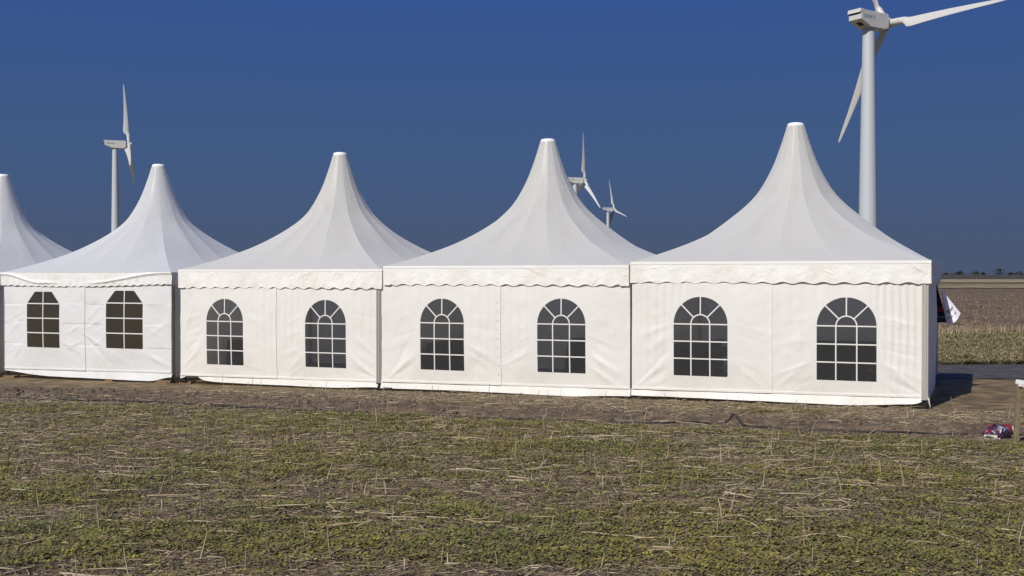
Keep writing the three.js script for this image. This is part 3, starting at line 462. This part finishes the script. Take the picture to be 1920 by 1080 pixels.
// ---------------------------------------------------------------- wind turbines
const font = await new FontLoader().loadAsync('fonts/droid/droid_sans_bold.typeface.json');
{
  const paint = new THREE.MeshPhysicalMaterial({ color: lin(0.56, 0.565, 0.55), roughness: 0.45, clearcoat: 0.2, map: rep(stainRoof, 0.1) });
  const towerM = new THREE.MeshStandardMaterial({ color: lin(0.46, 0.5, 0.54), roughness: 0.5 });
  const darkM = new THREE.MeshStandardMaterial({ color: lin(0.02, 0.02, 0.022), roughness: 0.8 });
  const blueM = new THREE.MeshStandardMaterial({ color: lin(0.09, 0.15, 0.25), roughness: 0.6 });
  // blade: radius along +y, chord along x (the rotor axis, blades feathered), thickness along z
  const bladeG = (() => {
    const P = [], I = [], n = 20, S = [[1.0, 1.2, 1, 0], [2.9, 1.15, 1, 0], [3.4, 1.2, 0.8, 0.02], [4.4, 1.95, 0.32, 0.3], [5.2, 1.98, 0.28, 0.3], [8, 1.62, 0.23, 0.22], [12, 1.2, 0.2, 0.14], [16, 0.84, 0.18, 0.08], [19.5, 0.55, 0.16, 0.04], [21.1, 0.34, 0.16, 0.0], [21.5, 0.08, 0.2, 0.0]];
    S.forEach(([r, ch, th, sh], j) => { const tw = 0.2 * (1 - clamp((r - 3) / 16, 0, 1)); for (let k = 0; k < n; k++) { const a = k / n * 6.28318; let x = Math.cos(a) * 0.5 * ch, z = Math.sin(a) * 0.5 * ch * th; if (th < 0.9) z *= 0.55 + 0.45 * Math.cos(a * 0.5) ** 2 * 1.2; x -= sh * ch; P.push(x * Math.cos(tw) - z * Math.sin(tw), r, x * Math.sin(tw) + z * Math.cos(tw)); } });
    for (let j = 0; j < S.length - 1; j++) for (let k = 0; k < n; k++) { const a = j * n + k, b = j * n + (k + 1) % n; I.push(a, a + n, b, b, a + n, b + n); }
    return geom(P, I);
  })();
  const prof = (pts, w, bev) => { const s = new THREE.Shape(pts.map(p => new THREE.Vector2(...p))); const g = new THREE.ExtrudeGeometry(s, { depth: w - 2 * bev, bevelEnabled: true, bevelSize: bev, bevelThickness: bev, bevelSegments: 2 }); g.translate(0, 0, -w / 2 + bev); return g; };
  const nacG = prof([[0.1, 1.1], [2.6, 0.1], [6.2, 0.1], [6.9, 0.5], [6.9, 2.35], [6.6, 2.55], [0.1, 2.5]], 2.5, 0.1).translate(-3.4, 0, 0);
  const lidG = prof([[-0.25, 2.1], [0.15, 2.1], [0.9, 2.66], [-0.1, 2.66]], 2.54, 0.04).translate(-3.4, 0, 0);
  const ventG = box(0.1, 0.22, 2.3, -3.42, 1.97, 0);
  const hatchG = box(1.1, 0.04, 1.0); hatchG.rotateZ(-0.381); hatchG.translate(-3.4 + 1.3, 0.53, 0);
  const hubG = (() => { const g = new THREE.LatheGeometry([[0.001, 0], [0.75, 0], [0.95, 0.25], [0.98, 1.3], [0.75, 1.9], [0.4, 2.2], [0.001, 2.3]].map(p => new THREE.Vector2(...p)), 28); g.rotateZ(-Math.PI / 2); return g; })();
  const txt = new TextGeometry('TACKE', { font, size: 0.52, depth: 0.012, curveSegments: 3 }), mark = new THREE.CylinderGeometry(0.02, 0.02, 0.02, 3);
  const turb = (X, Z, hub, yaw, ang, label, big, gy, pitch) => {
    const t = thing('wind_turbine', label, 'wind turbine', 'wind turbines behind the tents'); t.position.set(X, gy, -Z); t.rotation.y = yaw;
    const H = hub - gy - 1.35;
    const bot = 1.6, tw = mesh('tower', new THREE.LatheGeometry([[bot, 0], [bot * 0.99, 0.3], [1.33, H * 0.45], [1.325, H * 0.452], [0.95, H]].map(p => new THREE.Vector2(...p)), 40), towerM, t);
    mesh('foundation', new THREE.CylinderGeometry(2.6, 2.8, 0.5, 32).translate(0, 0.05, 0), galv, tw);
    if (big) mesh('yaw_ring', new THREE.CylinderGeometry(1.02, 0.98, 0.22, 32).translate(0, H + 0.02, 0), galv, tw);
    const n = mesh('nacelle', nacG, paint, t); n.position.y = H;
    mesh('rear_lid', lidG, paint, n);
    if (big) { mesh('air_vent', ventG, darkM, n); mesh('service_hatch', hatchG, darkM, n); }
    const tg = mesh('lettering', txt, blueM, n); tg.position.set(-2.75, 1.35, 1.251);
    if (big) mesh('lettering', box(0.16, 0.62, 0.012, -0.15, 1.62, 1.258), blueM, n);
    const R = new THREE.Matrix4().makeTranslation(3.6, H + 1.35, 0).multiply(new THREE.Matrix4().makeRotationZ(0.087));
    const hb = mesh('hub', hubG, paint, t); hb.applyMatrix4(R);
    for (let k = 0; k < 3; k++) { const b = mesh('blade', bladeG, paint, t); b.applyMatrix4(R.clone().multiply(new THREE.Matrix4().makeTranslation(1.0, 0, 0)).multiply(new THREE.Matrix4().makeRotationX(Math.PI / 2 - (ang + k * 120) * Math.PI / 180)).multiply(new THREE.Matrix4().makeRotationY(pitch))); }
  };
  turb(58.0, 177.4, 43.6, 0.59, -1, 'large wind turbine close behind the nearest tent, its top blade cut off by the picture', true, -0.4, 1.15);
  turb(-137.7, 378, 47.6, 0.31, 95, 'wind turbine standing alone at the left behind the whiter tent', true, -0.3, 0.28);
  turb(28.2, 487, 44.6, 0.27, 82, 'wind turbine half hidden behind the roof of the tent second from the right', false, -0.3, 0.35);
  turb(65.9, 747, 47.4, 0.30, 104, 'smallest and farthest wind turbine, between the peaks of the two right tents', false, -0.2, 0.35);
}

// ---------------------------------------------------------------- cable, wrapped connector, stake
const gp = (X, Z, up = 0) => [X, ground(X, Z) + up, -Z];
{
  const rubber = new THREE.MeshStandardMaterial({ color: lin(0.014, 0.014, 0.016), roughness: 0.6 });
  const c = [[-13.5, 21.6], [-11.2, 20.6], [-9.41, 20.05], [-8.18, 19.6], [-7.0, 19.35], [-5.86, 18.8], [-4.21, 17.95], [-3.08, 17.45], [-2.18, 17.1], [-1.06, 16.61], [0, 16.21], [1.09, 15.9], [1.84, 15.66], [2.61, 15.66], [3.0, 15.62]];
  const pts = []; c.forEach(([X, Z], i) => pts.push(gp(X + 0.02 * Math.sin(i * 5), Z, 0.012 + (i % 3 === 1 ? 0.012 : 0))));
  pts.push([3.13, ground(3.13, 15.58) + 0.09, -15.58], [3.18, ground(3.18, 15.55) + 0.165, -15.55], [3.21, ground(3.21, 15.5) + 0.12, -15.5]);
  for (const [X, Z] of [[3.3, 15.36], [3.54, 15.1], [3.93, 14.88], [4.35, 14.7], [4.7, 14.6], [5.27, 14.53], [5.75, 14.48]]) pts.push(gp(X, Z, 0.016));
  pts.push(gp(6.05, 14.4, 0.05));
  tag(mesh('power_cable', tube(pts, 0.014, 8, false, 420), rubber), 'black power cable lying across the bare soil in front of the tents', 'cable');
  const c2 = [[6.5, 14.25, 0.075], [6.62, 14.25, 0.05], [6.8, 14.3, 0.02], [7.2, 14.5, 0.016], [8, 14.7, 0.016], [9.5, 14.8, 0.016]];
  tag(mesh('power_cable', tube(c2.map(p => gp(...p)), 0.014, 8, false, 80), rubber), 'short end of black cable leading right from behind the stake', 'cable');
  // connector
  const k = thing('power_connector', 'red and white cable connector poking out of the coloured plastic bag', 'connector'); k.position.set(...gp(6.37, 14.2, 0)); k.rotation.y = 0.12;
  const red = new THREE.MeshStandardMaterial({ color: lin(0.25, 0.018, 0.028), roughness: 0.45 }), grey = new THREE.MeshStandardMaterial({ color: lin(0.62, 0.62, 0.56), roughness: 0.5 });
  const cyl = (pr, m, name) => { const g = new THREE.LatheGeometry(pr.map(p => new THREE.Vector2(...p)), 20); g.rotateZ(-Math.PI / 2); g.rotateZ(-0.07); g.translate(0, 0.105, 0); return mesh(name, g, m, k); };
  cyl([[0.001, -0.14], [0.05, -0.14], [0.06, -0.1], [0.066, 0.06], [0.074, 0.065], [0.074, 0.14], [0.05, 0.145], [0.001, 0.145]], red, 'red_housing');
  cyl([[0.001, 0.145], [0.044, 0.146], [0.048, 0.16], [0.042, 0.2], [0.034, 0.24], [0.018, 0.275], [0.001, 0.277]], grey, 'white_grip');
  // bag
  const cv = document.createElement('canvas'); cv.width = cv.height = 256; const x = cv.getContext('2d'); const r = rng(5);
  x.fillStyle = '#39303f'; x.fillRect(0, 0, 256, 256);
  const blob = (col, n, px, py, sx, sy, w, h) => { x.fillStyle = col; for (let i = 0; i < n; i++) { const a = px + (r() - 0.5) * sx, b = py + (r() - 0.5) * sy; x.beginPath(); x.moveTo(a, b); x.lineTo(a + w * (0.5 + r()), b + h * (r() - 0.2)); x.lineTo(a + w * r(), b + h * (0.6 + r())); x.closePath(); x.fill(); } };
  blob('#6b3a52', 30, 100, 120, 200, 200, 30, 24); blob('#2a2440', 26, 160, 140, 200, 220, 34, 26); blob('#2f76a8', 14, 18, 128, 34, 150, 22, 40); blob('#2f76a8', 14, 246, 128, 34, 150, 22, 40); blob('#8a8f9c', 12, 90, 60, 120, 60, 24, 20); blob('#d8d6dc', 20, 128, 150, 150, 150, 16, 22); x.fillStyle = '#cfcdbb'; x.fillRect(140, 118, 46, 52); x.fillStyle = '#77776a'; x.beginPath(); x.ellipse(163, 144, 15, 17, 0, 0, 7); x.fill(); blob('#6f2030', 8, 190, 50, 80, 50, 26, 20);
  const tx = new THREE.CanvasTexture(cv); tx.colorSpace = THREE.SRGBColorSpace;
  const P = [], UV = [], I = [], nu = 72, nv = 36;
  for (let j = 0; j <= nv; j++) for (let i = 0; i <= nu; i++) {
    const a = i / nu * 6.28318, b = j / nv * Math.PI, dx = Math.sin(b) * Math.sin(a), dy = Math.cos(b), dz = -Math.sin(b) * Math.cos(a), am = (i % nu) / nu * 6.28318;
    const cr = 1 + 0.28 * (fbm(3 + 2.2 * Math.cos(am) + dy * 2, 5 + 2.2 * Math.sin(am) + dy, 3) - 0.5) + 0.22 * Math.abs(vnoise(8 + 3 * Math.cos(am) - dy * 3, 3 + 3 * Math.sin(am) + 4 * dy) - 0.5);
    P.push(dx * 0.185 * cr, Math.max(0.008, 0.085 + dy * 0.105 * cr + (dx < 0 ? -0.02 : 0.01)), dz * 0.12 * cr); UV.push(i / nu, 1 - j / nv);
  }
  for (let j = 0; j < nv; j++) for (let i = 0; i < nu; i++) { const a = j * (nu + 1) + i; I.push(a, a + 1, a + nu + 1, a + 1, a + nu + 2, a + nu + 1); }
  const bag = mesh('plastic_bag', geom(P, I, null, UV), new THREE.MeshPhysicalMaterial({ map: tx, roughness: 0.35, clearcoat: 0.3, side: THREE.DoubleSide }));
  bag.position.set(...gp(6.24, 14.0, -0.006)); bag.rotation.y = 0.15; tag(bag, 'crumpled purple, white and blue plastic bag wrapped round a cable joint', 'bag');
  // stake
  const s = thing('wooden_stake', 'pale wooden stake with a white tag on top at the right picture edge', 'stake'); s.position.set(...gp(6.27, 13.52, -0.03)); s.rotation.z = -0.052;
  const grain = noiseTex(128, (u, v) => { const k = 0.7 + 0.35 * (tnoise(u, v * 0.06, 64, 3) - 0.5) + 0.2 * (tnoise(u, v, 16, 5) - 0.5); return [k, k * 0.97, k * 0.9]; }, true);
  const postG = box(0.058, 0.77, 0.05, 0, 0.375, 0, 0.006); mesh('post', postG, new THREE.MeshStandardMaterial({ map: grain, color: lin(0.42, 0.37, 0.25), roughness: 0.9 }), s);
  const tg = box(0.17, 0.055, 0.13, 0, 0, 0, 0.008); tg.rotateZ(-0.08); tg.rotateX(0.25); tg.translate(0.065, 0.765, 0); mesh('white_tag', tg, whitePlastic, s);
  mesh('nail', new THREE.CylinderGeometry(0.004, 0.004, 0.01, 8).rotateX(Math.PI / 2).translate(0, 0.55, 0.027), darkSteel, s);
}

// ---------------------------------------------------------------- far trees on the horizon
{
  const crownM = new THREE.MeshPhysicalMaterial({ color: lin(0.035, 0.042, 0.032), roughness: 1, side: THREE.DoubleSide }), barkM = new THREE.MeshStandardMaterial({ color: lin(0.05, 0.04, 0.03), roughness: 1 });
  const names = ['broad low tree just right of the tent on the horizon', 'small tree next to the tent on the horizon', 'narrow taller tree on the horizon right of the banner', 'small round tree on the horizon above the ploughed field', 'tiny tree on the horizon, middle of the far field', 'largest tree on the horizon at the right', 'low bushy tree at the right picture edge on the horizon', 'second low bushy tree left of the right picture edge'];
  const spec = [[1797, 12, 8, 36], [1774, 8, 6, 22], [1801, 17, 11, 12], [1830, 11, 9, 22], [1843, 8, 7, 14], [1874, 22, 15, 34], [1912, 12, 9, 40], [1896, 8, 7, 22]];
  spec.forEach(([px, up, hpx, wpx], i) => {
    const Z = 980 + i * 9, X = (px - 960) / 2040.3 * Z, u = Z / 2040.3, r = rng(300 + i), y0 = hillY(X, Z) + 0.2;
    const t = thing('tree', names[i], 'tree', 'distant trees on the horizon'); t.position.set(X, y0 - 0.9, -Z);
    const H = Math.max(2.5, hpx * 0.9 * u), Wd = wpx * u / 2, q = [];
    mesh('trunk', new THREE.CylinderGeometry(0.12, 0.28, H * 0.6, 7).translate(0, H * 0.3, 0), barkM, t);
    for (let k = 0; k < 260; k++) { const a = r() * 6.283, rad = Math.sqrt(r()), yy = r(), prof = Math.sqrt(Math.max(0, 1 - (yy * 1.55 - 0.5) ** 2)) * (0.65 + 0.35 * Math.sin(a * 3 + i)); const g = new THREE.PlaneGeometry(0.7, 0.7); g.rotateX(r() * 6); g.rotateY(r() * 6); g.translate(Math.cos(a) * rad * prof * Wd, H * (0.05 + 0.95 * yy), Math.sin(a) * rad * prof * Wd); q.push(g); }
    mesh('crown', mergeGeometries(q), crownM, t);
  });
}

// ---------------------------------------------------------------- ground cover
function scatter(name, label, geo, mat, list) {
  const m = new THREE.InstancedMesh(geo, mat, list.length); m.name = numbered(name); const M = new THREE.Matrix4(), Q = new THREE.Quaternion(), E = new THREE.Euler(), p = new THREE.Vector3(), s = new THREE.Vector3();
  list.forEach((o, i) => { E.set(o.rx || 0, o.ry || 0, o.rz || 0, 'YXZ'); M.compose(p.set(o.x, o.y, -o.z), Q.setFromEuler(E), s.set(o.sx || o.s, o.sy || o.s, o.sz || o.s)); m.setMatrixAt(i, M); m.setColorAt(i, lin(...o.c)); });
  m.castShadow = m.receiveShadow = true; scene.add(m); return tag(m, label, null, null, 'stuff');
}
const inView = (X, Z) => Math.abs(X) < 0.56 * Z + 1.6;
const weedMask = (X, Z) => { const [, t] = st(X, Z); const n = fbm(X * 0.42 + 11, Z * 1.0, 4) - 0.16 * sstep(7.9, 6.9, Z) - 0.07 * sstep(-1, -7, X), n2 = fbm(X * 2.3, Z * 3.4 + 7, 2); return (1 - sstep(-4.3, -3.75, t + 0.6 * (n2 - 0.5))) * (0.10 + 0.90 * sstep(0.36, 0.64, n * 0.62 + n2 * 0.38)); };
{
  const r = rng(42);
  // low weeds
  const leafMat = new THREE.MeshPhysicalMaterial({ vertexColors: true, roughness: 0.85, transmission: 0.22, thickness: 0, side: THREE.DoubleSide });
  const tuft = (seed, n) => {
    const q = rng(seed), P = [], C = [], I = [];
    for (let k = 0; k < n; k++) {
      const a = q() * 6.283, d = 0.008 + q() * 0.062, up = 0.004 + q() * 0.024, L = 0.006 + q() * 0.009, W = L * (0.5 + q() * 0.35), tl = (q() - 0.35) * 1.1, yaw = a + (q() - 0.5) * 1.6;
      const c = Math.cos(yaw), s = Math.sin(yaw), v = 0.75 + q() * 0.5, ye = q() < 0.1 ? 1.2 : 1, b = P.length / 3;
      for (const [l, w, h] of [[0, 0, -0.15], [0.8, 1, 0.12], [1.5, 0.75, 0.1], [2, 0, -0.1], [1.5, -0.75, 0.1], [0.8, -1, 0.12], [1, 0, 0]]) { const lx = l * L, wz = w * W, y = up + h * L + lx * Math.sin(tl) * 0.8; P.push(Math.cos(a) * d + lx * c - wz * s, y, Math.sin(a) * d + lx * s + wz * c); C.push(v * ye, v, v * 0.9); }
      for (const t of [[0, 1, 6], [1, 2, 6], [2, 3, 6], [3, 4, 6], [4, 5, 6], [5, 0, 6]]) I.push(...t.map(i => i + b));
    }
    return geom(P, I, null, null, C);
  };
  const lists = [[], [], []];
  for (let k = 0; k < 150000; k++) {
    const Z = 5.6 + Math.pow(r(), 0.8) * 13.5, X = (r() * 2 - 1) * (0.56 * Z + 1.6), m = weedMask(X, Z), [, t] = st(X, Z);
    const patch = t > -1.6 && t < -0.3 ? 0.35 * sstep(0.62, 0.74, fbm(X * 1.1 + 30, Z * 1.1, 3)) : 0;
    if (r() > Math.max(m * 0.66, patch)) continue;
    const v = 0.8 + r() * 0.45, dry = r() < 0.22, yl = r() < 0.16, hue = fbm(X * 0.8 + 50, Z * 0.8, 2);
    const c = dry ? [0.2 * v, 0.145 * v, 0.07 * v] : yl ? [0.25 * v, 0.225 * v, 0.04 * v] : [(0.125 + 0.1 * hue) * v, (0.145 + 0.045 * hue) * v, 0.028 * v];
    lists[k % 3].push({ x: X, z: Z, y: ground(X, Z) - 0.006, s: 0.75 + r() * 0.75, ry: r() * 6.283, rx: (r() - 0.5) * 0.3, c });
  }
  lists.forEach((l, i) => scatter('weed_cover', ['low green weeds sprouting between the stubble', 'low leafy weeds covering the field in patches', 'small green and yellowing weeds across the foreground'][i], tuft(70 + i, 15 + i), leafMat, l));
  // straw
  const strawMat = new THREE.MeshStandardMaterial({ roughness: 0.7, vertexColors: true });
  const stalk = (bend, sides = 5, seg = 4) => { const P = [], C = [], I = []; for (let j = 0; j <= seg; j++) { const f = j / seg, rad = 1 - 0.25 * f; for (let k = 0; k < sides; k++) { const a = k / sides * 6.283; P.push(f - 0.5, bend * Math.sin(f * 3.14) + 0.5 * 0 + Math.cos(a) * 0.5 * rad, Math.sin(a) * 0.5 * rad + bend * 0.6 * Math.sin(f * 4)); const v = 0.85 + 0.3 * hash2(j, k + 5); C.push(v, v, v); } } for (let j = 0; j < seg; j++) for (let k = 0; k < sides; k++) { const a = j * sides + k, b = j * sides + (k + 1) % sides; I.push(a, b, a + sides, b, b + sides, a + sides); } for (const e of [0, seg * sides]) for (let k = 1; k < sides - 1; k++) I.push(e, e + k, e + k + 1); return geom(P, I, null, null, C); };
  const strawCol = () => { const v = 0.65 + r() * 0.6, k = r(); return k < 0.55 ? [0.40 * v, 0.32 * v, 0.2 * v] : k < 0.8 ? [0.44 * v, 0.37 * v, 0.26 * v] : [0.17 * v, 0.13 * v, 0.09 * v]; };
  const big = [[], []], chaff = [];
  for (let k = 0; k < 14500; k++) {
    const Z = 5.6 + Math.pow(r(), 0.75) * 16, X = (r() * 2 - 1) * (0.56 * Z + 1.6), [, t] = st(X, Z); if (t > 0.1) continue;
    const band = sstep(0.38, 0.62, fbm(X * 0.5 + 80, Z * 1.9, 3)), bare = bareTrack(X, Z); if (r() > 0.35 + 0.65 * band || r() < bare * 0.8) continue;
    const L = 0.05 + Math.pow(r(), 2.4) * 0.36, d = 0.005 + r() * 0.009;
    big[k & 1].push({ x: X, z: Z, y: ground(X, Z) + 0.008 + r() * 0.02, sx: L, sy: d, sz: d * 0.9, ry: (r() - 0.5) * (r() < 0.4 ? 0.9 : 3.1), rz: (r() - 0.5) * 0.22 + (r() < 0.06 ? 0.5 : 0), c: strawCol() });
  }
  big.forEach((l, i) => scatter('straw_litter', ['broken straw stalks lying on the field', 'bent straw stalks strewn over the soil'][i], stalk(i ? 0.9 : 0.2), strawMat, l));
  const flake = stalk(0.3, 3, 1);
  for (let k = 0; k < 260000; k++) {
    const Z = 5.6 + Math.pow(r(), 0.75) * 16, X = (r() * 2 - 1) * (0.56 * Z + 1.6), [, t] = st(X, Z); if (t > 0.05) continue;
    const w = weedMask(X, Z), bare = bareTrack(X, Z); if (r() < w * 0.35 || r() < bare * 0.78) continue;
    const d = 0.0028 + r() * 0.0045, v = 0.65 + r() * 0.7, g = r() < 0.5 ? [0.27 * v, 0.21 * v, 0.135 * v] : r() < 0.55 ? [0.40 * v, 0.33 * v, 0.215 * v] : [0.11 * v, 0.08 * v, 0.055 * v];
    chaff.push({ x: X, z: Z, y: ground(X, Z) + 0.003 + r() * 0.008, sx: 0.018 + r() * r() * 0.11, sy: d, sz: d * (1 + r()), ry: r() * 3.14, rz: (r() - 0.5) * 0.5, c: g });
  }
  scatter('chaff', 'fine chaff and plant scraps covering the soil', flake, strawMat, chaff);
  // standing stubble
  const stub = []; const upright = stalk(0.5, 6, 4); upright.rotateZ(Math.PI / 2); upright.translate(0, 0.5, 0);
  for (let k = 0; k < 1500; k++) {
    const Z = 5.6 + Math.pow(r(), 0.7) * 17, X = (r() * 2 - 1) * (0.56 * Z + 1.6), [, t] = st(X, Z); if (t > -0.12 || r() < bareTrack(X, Z) * 0.75) continue;
    const H = 0.05 + Math.pow(r(), 1.8) * 0.22, d = 0.005 + r() * 0.007;
    stub.push({ x: X, z: Z, y: ground(X, Z) - 0.01, sx: d, sy: H, sz: d, rx: (r() - 0.5) * 0.55, rz: (r() - 0.5) * 0.7, ry: r() * 6, c: strawCol() });
  }
  // tall stubble along the near edge of the ploughed field
  for (let k = 0; k < 1500; k++) { const X = 11 + r() * 22, Z = 40.4 + r() * 2.2, d = 0.012 + r() * 0.012; stub.push({ x: X, z: Z, y: coarse(X, Z) - 0.01, sx: d, sy: 0.14 + r() * 0.3, sz: d, rx: (r() - 0.5) * 0.4, rz: (r() - 0.5) * 0.4, ry: r() * 6, c: strawCol() }); }
  scatter('standing_stubble', 'upright cut crop stems standing in the field', upright, strawMat, stub);
  // clods
  const clodG = (() => { const g = new THREE.IcosahedronGeometry(0.5, 1), p = g.attributes.position; for (let i = 0; i < p.count; i++) { const x = p.getX(i), y = p.getY(i), z = p.getZ(i), k = 0.7 + 0.6 * vnoise(x * 3 + 9, y * 3 + z * 4 + 5); p.setXYZ(i, x * k, y * k * 0.7, z * k); } g.computeVertexNormals(); return g; })();
  const clodM = new THREE.MeshStandardMaterial({ roughness: 1, bumpMap: rep(soilBump, 2), bumpScale: 0.004 }), clods = [];
  for (let k = 0; k < 34000; k++) {
    const Z = 5.6 + Math.pow(r(), 0.75) * 17, X = (r() * 2 - 1) * (0.56 * Z + 1.6), [, t] = st(X, Z); if (t > 0.1) continue; const bare = bareTrack(X, Z), left = sstep(2, -8, X); if (r() > 0.22 + bare * (0.4 + 0.35 * left)) continue;
    const v = 0.75 + r() * 0.5; clods.push({ x: X, z: Z, y: ground(X, Z), s: 0.008 + Math.pow(r(), 4) * (0.045 + 0.05 * bare), rx: r() * 6, ry: r() * 6, c: [0.135 * v, 0.098 * v, 0.066 * v] });
  }
  for (let k = 0; k < 16000; k++) { const Z = 43 + Math.pow(r(), 1.5) * 90, X = 8 + r() * 0.55 * Z, v = 0.75 + r() * 0.6; clods.push({ x: X, z: Z, y: coarse(X, Z) + 0.06 + 0.12 * (fbm(X * 0.9, Z * 0.9, 3) - 0.5), s: 0.05 + r() * r() * 0.22, rx: r() * 6, ry: r() * 6, c: [0.15 * v, 0.108 * v, 0.075 * v] }); }
  scatter('soil_clods', 'loose lumps of brown soil', clodG, clodM, clods);
  // verge grass
  const blade = (seed) => { const q = rng(seed), P = [], C = [], I = []; for (let k = 0; k < 14; k++) { const a = q() * 6.283, d = q() * 0.06, H = 0.5 + q() * 0.7, l = (q() - 0.5) * 0.9, w = 0.012 + q() * 0.012, v = 0.75 + q() * 0.5, b = P.length / 3, cx = Math.cos(a), cz = Math.sin(a); for (let j = 0; j <= 2; j++) { const f = j / 2, ww = w * (1 - f * 0.85), bx = d * cx + cx * l * f * f * 0.5, bz = d * cz + cz * l * f * f * 0.5; P.push(bx - cz * ww, H * f * (1 - 0.2 * f), bz + cx * ww, bx + cz * ww, H * f * (1 - 0.2 * f), bz - cx * ww); C.push(v, v, v, v, v, v); } for (let j = 0; j < 2; j++) { const e = b + j * 2; I.push(e, e + 1, e + 2, e + 1, e + 3, e + 2); } } return geom(P, I, null, null, C); };
  const vg = [];
  for (let k = 0; k < 30000; k++) { const Z = 27.2 + r() * 14, X = 7.5 + r() * (0.56 * Z - 4); if (roadDist(X, Z) < 2.05) continue; const v = 0.75 + r() * 0.5, g = r(), n = fbm(X * 0.5, Z * 0.5, 3); if (n < 0.4 && r() < 0.5) continue; vg.push({ x: X, z: Z, y: coarse(X, Z) - 0.01, sx: 0.8 + r(), sy: 0.07 + r() * 0.11, sz: 0.8 + r(), ry: r() * 6, c: g < 0.55 ? [0.26 * v, 0.21 * v, 0.09 * v] : g < 0.8 ? [0.15 * v, 0.15 * v, 0.05 * v] : [0.34 * v, 0.28 * v, 0.17 * v] }); }
  scatter('verge_grass', 'dry yellow-green grass on the verge beyond the road', blade(5), new THREE.MeshPhysicalMaterial({ vertexColors: true, roughness: 0.9, transmission: 0.2, thickness: 0, side: THREE.DoubleSide }), vg);
}
renderer.setSize(1024, 576);
renderer.render(scene, camera);
